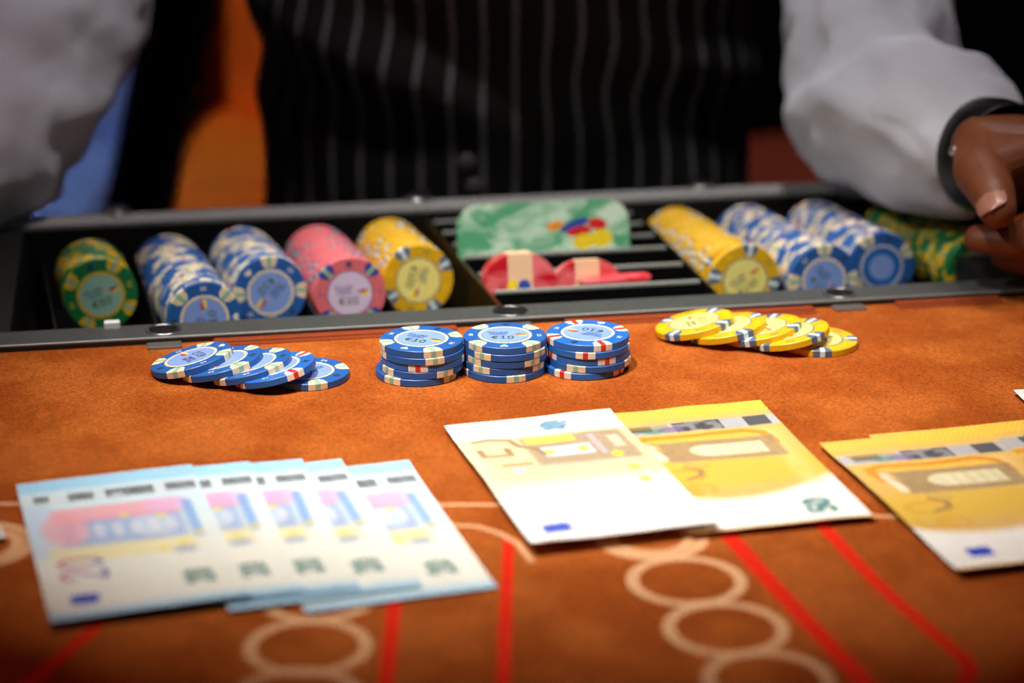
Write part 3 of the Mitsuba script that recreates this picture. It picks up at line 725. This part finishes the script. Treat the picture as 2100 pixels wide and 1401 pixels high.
# ---------------------------------------------------------------- banknotes
def note(label, p_far, p_near, L, Wd, edge, bsdf, layer, waves, seed, strip=None, group=None, anchor=None):
    """p_far, p_near: pixels of the two ends of one long edge ('right' or 'left' as the photograph shows it)"""
    z = .0006 + layer
    a, b = at(*p_near, z), at(*p_far, z)
    A = (b - a); A[2] = 0; A /= np.linalg.norm(A); B = np.cross(TZ, A)
    mid = (a + b) / 2 if anchor is None else b - A * L / 2 if anchor == 'far' else a + A * L / 2
    o = mid - A * L / 2 - (B * Wd if edge == 'left' else 0 * B)
    def sheet(x0, x1, y0, y1, nx, ny, lift, th):
        x, y = np.meshgrid(np.linspace(x0, x1, nx), np.linspace(y0, y1, ny), indexing='ij')
        X, Y = x.ravel(), y.ravel()
        q = np.c_[X * 14, Y * 14, np.full_like(X, seed * 3.7)]
        h = waves * (meshkit.fbm(q, 3, seed) - .35)
        h = h + .0009 * np.clip((X / L - .86) / .14, 0, 1) ** 2 + .0012 * np.clip((.06 - X / L) / .06, 0, 1) ** 2 * waves / .002
        h = np.maximum(h, 0)
        base = o + X[:, None] * A + Y[:, None] * B
        topv = base.copy(); topv[:, 2] = z + h + lift
        botv = topv.copy(); botv[:, 2] -= th
        n = nx * ny
        f = []
        idx = np.arange(n).reshape(nx, ny)
        i00, i10, i01, i11 = idx[:-1, :-1].ravel(), idx[1:, :-1].ravel(), idx[:-1, 1:].ravel(), idx[1:, 1:].ravel()
        f = np.vstack([np.c_[i00, i10, i11], np.c_[i00, i11, i01]])
        bot = f[:, ::-1] + n
        ringi = np.r_[idx[:, 0], idx[-1, 1:], idx[-2::-1, -1], idx[0, -2:0:-1]]
        r2 = np.roll(ringi, -1)
        side = np.vstack([np.c_[ringi, r2 + n, r2], np.c_[ringi, ringi + n, r2 + n]])
        uv = np.c_[(X - (x0 if lift else 0)) / ((x1 - x0) if lift else L), Y / Wd]
        return (np.vstack([topv, botv]), np.vstack([f, bot, side])), np.vstack([uv, uv])
    key = thing('banknote', label, 'banknote', group)
    me, uv = sheet(0, L, 0, Wd, 60, 34, 0, .00016)
    put(key, 'paper', me, bsdf, True, uv=uv)
    if strip:
        me, uv = sheet(strip[0], strip[1], .0004, Wd - .0004, 10, 34, .00006, .00005)
        put(key, 'foil_strip', me, strip[2], True, uv=uv, label='patterned foil strip')
    return key
S20 = (.1095, .1190, 'foil_dark')
N20 = [('bottom note at the right end of the blue fan', (846, 958), (1012, 1195)), ('second note from the right end of the blue fan', (700, 945), (868, 1205)),
       ('middle note of the blue fan', (618, 940), (742, 1215)), ('fourth note from the right end of the blue fan', (508, 945), (630, 1222))]
for i, (lab, pf, pn) in enumerate(N20):
    note(f'light blue twenty euro banknote, {lab}', pf, pn, .133, .072, 'right', 'note_twenty', i * .0007, .0012, 11 + i, S20)
note('light blue twenty euro banknote lying topmost at the left end of the blue fan', (33, 998), (105, 1282), .133, .072, 'left', 'note_twenty', .0030, .0018, 17, S20)
S50 = (.1120, .1235, 'foil_silver')
note('orange fifty euro banknote lying under the older whiter note', (1562, 832), (1797, 1067), .140, .077, 'right', 'note_fifty_worn', 0, .0040, 21, S50)
note('older white and tan fifty euro banknote with a blue hologram patch over the orange note', (918, 888), (1087, 1120), .140, .077, 'left', 'note_old_fifty', .0016, .0042, 24)
note('orange fifty euro banknote cut by the right edge, underneath its neighbour', (1778, 893), (2075, 1165), .140, .077, 'left', 'note_fifty', 0, .0020, 27, S50)
note('orange fifty euro banknote in front right, lying over another orange note', (1678, 908), (1977, 1183), .140, .077, 'left', 'note_fifty', .0018, .0040, 23, S50)
note('white corner of a paper slip at the right edge of the felt', (2078, 803), (2150, 862), .133, .072, 'left', 'paper_white', .0012, .0010, 31, anchor='far')
note('white corner of a paper slip at the left edge of the felt', (-60, 960), (13, 1106), .133, .072, 'right', 'paper_white', .0012, .0010, 33, anchor='near')

# ---------------------------------------------------------------- the dealer
person = thing('person', 'dealer in black pinstripe vest and white shirt standing behind the chip tray', 'person')
def ring_loft(rows, n=96, uvscale=True):
    """rows of (z, cx, cy, rx, ry, power): a closed body of superellipse rings, with girth coordinates"""
    v, uv = [], []
    t = np.linspace(-math.pi / 2 - math.pi, -math.pi / 2 + math.pi, n + 1)
    for (z, cx, cy, rx, ry, pw) in rows:
        c, s = np.cos(t), np.sin(t)
        x = cx + rx * np.sign(c) * np.abs(c) ** (2 / pw); y = cy + ry * np.sign(s) * np.abs(s) ** (2 / pw)
        seg_ = np.r_[0, np.cumsum(np.hypot(np.diff(x), np.diff(y)))]; seg_ -= seg_[n // 2]
        v += list(np.c_[x, y, np.full(n + 1, z)]); uv += list(np.c_[seg_, np.full(n + 1, z)])
    f = []
    for i in range(len(rows) - 1):
        for k in range(n):
            p, q = i * (n + 1) + k, (i + 1) * (n + 1) + k; f += [[p, p + 1, q + 1], [p, q + 1, q]]
    return np.array(v), np.array(f), np.array(uv)
rows = []
for z in np.linspace(-0.30, 0.42, 73):
    belly = math.exp(-((z - 0.13) / 0.09) ** 2)
    w = 0.177 + 0.02 * max(0, z) / .4
    rows.append((z, -0.004, 1.535, w, 0.128 + 0.018 * belly, 2.5))
vv, ff, vuv = ring_loft(rows)
fold = .010 * (meshkit.fbm(np.c_[vv[:, 0] * 9 + vv[:, 2] * 6, vv[:, 1] * 4, vv[:, 2] * 10], 3, 5) - .5) + .006 * np.sin(vv[:, 2] * 70 + vv[:, 0] * 30) * np.exp(-((vv[:, 2] - .06) / .05) ** 2)
dirv = np.c_[vv[:, 0] + .004, vv[:, 1] - 1.52, 0 * vv[:, 0]]; dirv /= np.linalg.norm(dirv, axis=1, keepdims=True)
vv = vv + dirv * fold[:, None]
lean_fwd = np.clip((vv[:, 2] - .075) / .05, 0, 1); lean_fwd = lean_fwd * lean_fwd * (3 - 2 * lean_fwd)
vv[:, 1] -= np.where(vv[:, 1] < 1.52, (.50 * np.clip(vv[:, 2] - .09, 0, .09) * lean_fwd) * np.exp(-((vv[:, 0] - .05) / .085) ** 2), 0)
put(person, 'vest', (vv, ff), 'vest_cloth', True, uv=vuv, label='black vest with thin grey dotted pinstripes')
# belly panel seam and buttons
for (px, py) in ((958, 335), (975, 386)):
    p = cam(px, py, 1.372); m = trimesh.creation.icosphere(2, 0.0065); m.apply_scale([1, .45, 1]); m.apply_translation(p)
    put(person, 'vest_button', m, 'button_black', True, label='small dark button')
# trousers, neck, head
SHL, SHR = np.array([-0.235, 1.54, 0.40]), np.array([0.225, 1.52, 0.40])
EL, WL = cam(-12, 250, 1.30), cam(-420, 375, 1.16)
ER, WR = cam(1800, 232, 1.315), cam(2052, 325, 1.165)
tors = [m3.Manifold.batch_hull([m3.Manifold.sphere(.06, 20).translate([-.15, 1.52, .38]), m3.Manifold.sphere(.06, 20).translate([.15, 1.51, .38]),
                                m3.Manifold.sphere(.07, 20).translate([-.08, 1.52, .44]), m3.Manifold.sphere(.07, 20).translate([.08, 1.51, .44])]),
        m3.Manifold.batch_hull([m3.Manifold.sphere(.09, 20).translate([-.09, 1.53, -.25]), m3.Manifold.sphere(.09, 20).translate([.09, 1.53, -.25])])]
legs = capsule_chain([(-.09, 1.53, -.30), (-.10, 1.52, -.52), (-.10, 1.55, -.73)], [.075, .055, .045]) + capsule_chain([(.09, 1.53, -.30), (.10, 1.52, -.52), (.10, 1.55, -.73)], [.075, .055, .045])
put(person, 'trousers', join(tors[1:] + legs, .02, 4), 'satin_black', True, label='black trousers')
head = [m3.Manifold.batch_hull([m3.Manifold.sphere(.072, 24).translate([0, 1.52, .70]), m3.Manifold.sphere(.078, 24).translate([0, 1.555, .72]), m3.Manifold.sphere(.045, 24).translate([0, 1.475, .625])]),
        m3.Manifold.batch_hull([m3.Manifold.sphere(.013, 12).translate([0, 1.425, .665]), m3.Manifold.sphere(.008, 12).translate([0, 1.455, .705])])]
head += capsule_chain([(0, 1.53, .45), (0, 1.52, .60)], [.058, .055])
for s in (-1, 1): head.append(m3.Manifold.batch_hull([m3.Manifold.sphere(.010, 12).translate([s * .074, 1.535, .70]), m3.Manifold.sphere(.008, 12).translate([s * .076, 1.54, .66])]))

# sleeves
def sleeve(name, pts, rad_, seed, label):
    parts = capsule_chain(pts, rad_)
    m = join(parts, .006, 30)
    n = m.vertex_normals; p = m.vertices
    w = meshkit.fbm(p * np.array([26, 22, 34]) + seed, 3, seed) - .5
    # creases gather around the elbow
    el = np.exp(-(np.linalg.norm(p - pts[2], axis=1) / .11) ** 2)
    ridge = 1 - np.abs(2 * meshkit.noise(p * np.array([34, 30, 22]) + 3 * seed, seed + 9) - 1)
    p = p + n * (w * .018 + el * (ridge - .6) * .020)[:, None]
    m = trimesh.Trimesh(p, m.faces, process=False)
    trimesh.smoothing.filter_taubin(m, iterations=3)
    put(person, name, m, 'shirt_cloth', True, label=label)
ARM_R = [SHR, cam(1778, 0, 1.375), ER, cam(1912, 268, 1.240), cam(1990, 317, 1.198)]
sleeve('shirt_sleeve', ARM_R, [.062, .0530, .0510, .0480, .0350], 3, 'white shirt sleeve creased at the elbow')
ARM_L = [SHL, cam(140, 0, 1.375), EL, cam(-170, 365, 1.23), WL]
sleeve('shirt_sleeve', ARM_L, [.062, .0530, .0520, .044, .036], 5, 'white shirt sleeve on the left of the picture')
neckbone = capsule_chain([SHL, (0, 1.52, .45), SHR], [.03, .05, .03])
armbones = capsule_chain(ARM_R[:-1] + [WR], [.03, .026, .026, .026, .026]) + capsule_chain(ARM_L, [.03, .026, .026, .026, .026])
put(person, 'shirt_yoke', join(tors[:1], .02, 6), 'shirt_cloth', True)

# body: head, neck and both hands are one mesh
def hand(parts, W, mir, J):
    parts += capsule_chain([W[0], W[1]], [.026, .026])
    return parts
body_parts = list(head)
arm = capsule_chain([cam(1990, 312, 1.20), WR], [.025, .0275])
d0 = 1.135
CMC, MCP, IP, TIP = cam(2016, 300, 1.150), cam(2012, 352, 1.128), cam(2036, 398, 1.112), cam(2046, 430, 1.105)
thumb = capsule_chain([CMC, MCP, IP, TIP], [.0155, .0145, .0117, .0098])
K = {'index': [cam(2150, 300, 1.135), cam(2165, 430, 1.115), cam(2090, 497, 1.120), cam(2006, 490, 1.132)],
     'middle': [cam(2180, 320, 1.150), cam(2195, 460, 1.130), cam(2130, 532, 1.132), cam(2062, 524, 1.146)],
     'ring': [cam(2200, 345, 1.165), cam(2215, 480, 1.140), cam(2150, 550, 1.140), cam(2085, 535, 1.150)],
     'little': [cam(2205, 375, 1.185), cam(2215, 490, 1.165), cam(2160, 545, 1.165), cam(2105, 535, 1.170)]}
fr = {'index': (.0105, .0095, .0088, .0076), 'middle': (.0105, .0098, .009, .0078), 'ring': (.010, .0092, .0085, .0074), 'little': (.009, .008, .0074, .0066)}
def ball(p, r): return m3.Manifold.sphere(r, 20).translate([float(x) for x in p])
palm = [m3.Manifold.batch_hull([ball(WR, .026), ball(CMC, .017), ball(K['index'][0], .013), ball(K['middle'][0], .013)]),
        m3.Manifold.batch_hull([ball(WR, .026), ball(K['middle'][0], .013), ball(K['ring'][0], .012), ball(K['little'][0], .011)]),
        m3.Manifold.batch_hull([ball(CMC, .015), ball(MCP, .013), ball(K['index'][0], .011)])]
fingers = []
for k, js in K.items(): fingers += capsule_chain(js, fr[k])
right_parts = arm + thumb + palm + fingers
# the other hand, outside the frame on the left, rests on the felt
WLh = WL; A = np.array([0.25, -0.92, -0.12]); A /= np.linalg.norm(A); Bv = np.array([1.0, .2, 0]); Bv /= np.linalg.norm(Bv)
hl = [m3.Manifold.batch_hull([ball(WLh, .026), ball(WLh + A * .085 + Bv * .032, .011), ball(WLh + A * .085 - Bv * .032, .011)])]
for k, (s, l) in enumerate(((.032, .066), (.011, .074), (-.010, .070), (-.030, .054))):
    b0 = WLh + A * .085 + Bv * s; hl += capsule_chain([b0, b0 + A * l * .5 + TZ * .004, b0 + A * l * .8 - TZ * .006, b0 + A * l - TZ * .014], [.0095, .009, .0082, .0072])
hl += capsule_chain([WLh + A * .02 + Bv * .022, WLh + A * .055 + Bv * .055, WLh + A * .085 + Bv * .066], [.014, .011, .0095])
put(person, 'body', join(right_parts + hl + head + neckbone + armbones, .0035, 10), 'skin', True, label='brown skin of hands and head')
hairm = m3.Manifold.batch_hull([m3.Manifold.sphere(.080, 24).translate([0, 1.545, .735]), m3.Manifold.sphere(.080, 24).translate([0, 1.575, .70])])
put(person, 'hair', join([hairm], .012, 4), 'hair', True, label='short black hair')
# thumb nail: a curved plate on the side that faces up and to the players
t = TIP - IP; t /= np.linalg.norm(t)
nup = (EYE - TIP) / np.linalg.norm(EYE - TIP) * .65 + UP * .35 + np.array([-.42, 0, 0]); nup -= t * (nup @ t); nup /= np.linalg.norm(nup)
sd = np.cross(t, nup)
nv, nf = [], []
for i, a in enumerate(np.linspace(-1, 1, 9)):
    for j, b in enumerate(np.linspace(-1, 1, 9)):
        wdt = math.sqrt(max(0.0, 1 - abs(b) ** 3.2)); r = .0106 - .0006 * b * b
        nv.append(TIP + t * (-.0010 + .0082 * b) + nup * (r * math.cos(a * .95 * wdt)) + sd * (r * math.sin(a * .95 * wdt)))
for i in range(8):
    for j in range(8):
        p = i * 9 + j; nf += [[p, p + 9, p + 10], [p, p + 10, p + 1]]
put(person, 'thumb_nail', (np.array(nv), np.array(nf)), 'nail', True, label='pale thumb nail')
# wrist strap
ax = WR - cam(1915, 285, 1.235); ax /= np.linalg.norm(ax)
s1 = np.cross(ax, TZ); s1 /= np.linalg.norm(s1); s2 = np.cross(s1, ax)
cw = cam(2040, 324, 1.166)
prof = [(-.014, .0290), (-.0125, .0318), (0, .0328), (.0125, .0318), (.014, .0290), (.0, .0275)]
sv, sf, N = [], [], 56
for k in range(N):
    a = 2 * math.pi * k / N
    for (l, r) in prof: sv.append(cw + ax * l + r * (math.cos(a) * s1 * .90 + math.sin(a) * s2))
for k in range(N):
    for j in range(6):
        p, q, p2, q2 = k * 6 + j, ((k + 1) % N) * 6 + j, k * 6 + (j + 1) % 6, ((k + 1) % N) * 6 + (j + 1) % 6
        sf += [[p, q, q2], [p, q2, p2]]
strap = put(person, 'wrist_strap', (np.array(sv), np.array(sf)), 'strap_black', True, label='black wrist strap')
m = trimesh.creation.icosphere(2, .0032); m.apply_translation(cam(1958, 310, 1.145)); put(strap, 'stud', m, 'chrome', True, label='shiny metal stud')

# ---------------------------------------------------------------- chairs in the dark behind
def chair(label, px, depth, rz, seat_m, w=.46, th=.05, tilt=.18):
    o = cam(*px, depth); key = thing('lounge_chair', label, 'chair')
    M = frame(np.array([o[0], o[1], -0.76]), np.array([math.cos(rz), math.sin(rz), 0]), np.array([-math.sin(rz), math.cos(rz), 0]), TZ); MM = mat(M)
    put(key, 'seat', rbox(-w / 2, w / 2, -.24, .24, .40, .50, .03), seat_m, to_world=MM)
    back = rbox(-w / 2, w / 2, -th, th, 0, .50, th * .6); back.apply_transform(trimesh.transformations.rotation_matrix(-tilt, [1, 0, 0])); back.apply_translation([0, .25, .44])
    put(key, 'backrest', back, seat_m, to_world=MM)
    for sx in (-1, 1):
        for sy in (-1, 1):
            put(key, 'leg', rbox(sx * (w / 2 - .04) - .018, sx * (w / 2 - .04) + .018, sy * .19 - .018, sy * .19 + .018, 0, .42, .004), 'chair_metal', to_world=MM)
    return key
chair('blue upholstered chair in the dark behind the left shirt sleeve', (-85, 330), 2.45, 0, 'chair_blue', .40)
chair('orange upholstered chair in the dark behind the left side of the vest', (512, 330), 2.65, 0, 'chair_orange', .20)
chair('black chair seen from the side between the blue and the orange chair', (-372, 330), 1.95, -math.pi / 2, 'chair_black', .18, .022, .25)
st = cam(1580, 360, 2.5); key = thing('stool', 'low rust red stool in the dark behind the right shirt sleeve', 'stool')
MM = mat(frame(np.array([st[0], st[1], -.76]), np.array([.94, .34, 0]), np.array([-.34, .94, 0]), TZ))
put(key, 'seat', rbox(-.09, .20, -.15, .15, .42, .510, .02), 'chair_rust', to_world=MM)
for sx in (-.06, .17):
    for sy in (-.12, .12): put(key, 'leg', rbox(sx - .015, sx + .015, sy - .015, sy + .015, 0, .42, .003), 'chair_metal', to_world=MM)
lamp('back_light', (-0.85, 1.7, 1.2), (-0.55, 2.45, -0.25), 9.0, (1.0, 0.97, 0.95), 8.0, 18.0, n=1)
lamp('back_light_low', (-0.30, 1.95, 0.10), (-0.36, 2.75, -0.42), 0.42, (1.0, 0.85, 0.7), 3.0, 12.0, n=1)
lamp('back_light_right', (0.5, 1.9, 1.3), (0.31, 2.4, -0.22), 1.0, (1.0, 0.8, 0.7), 5.0, 12.0, n=1)
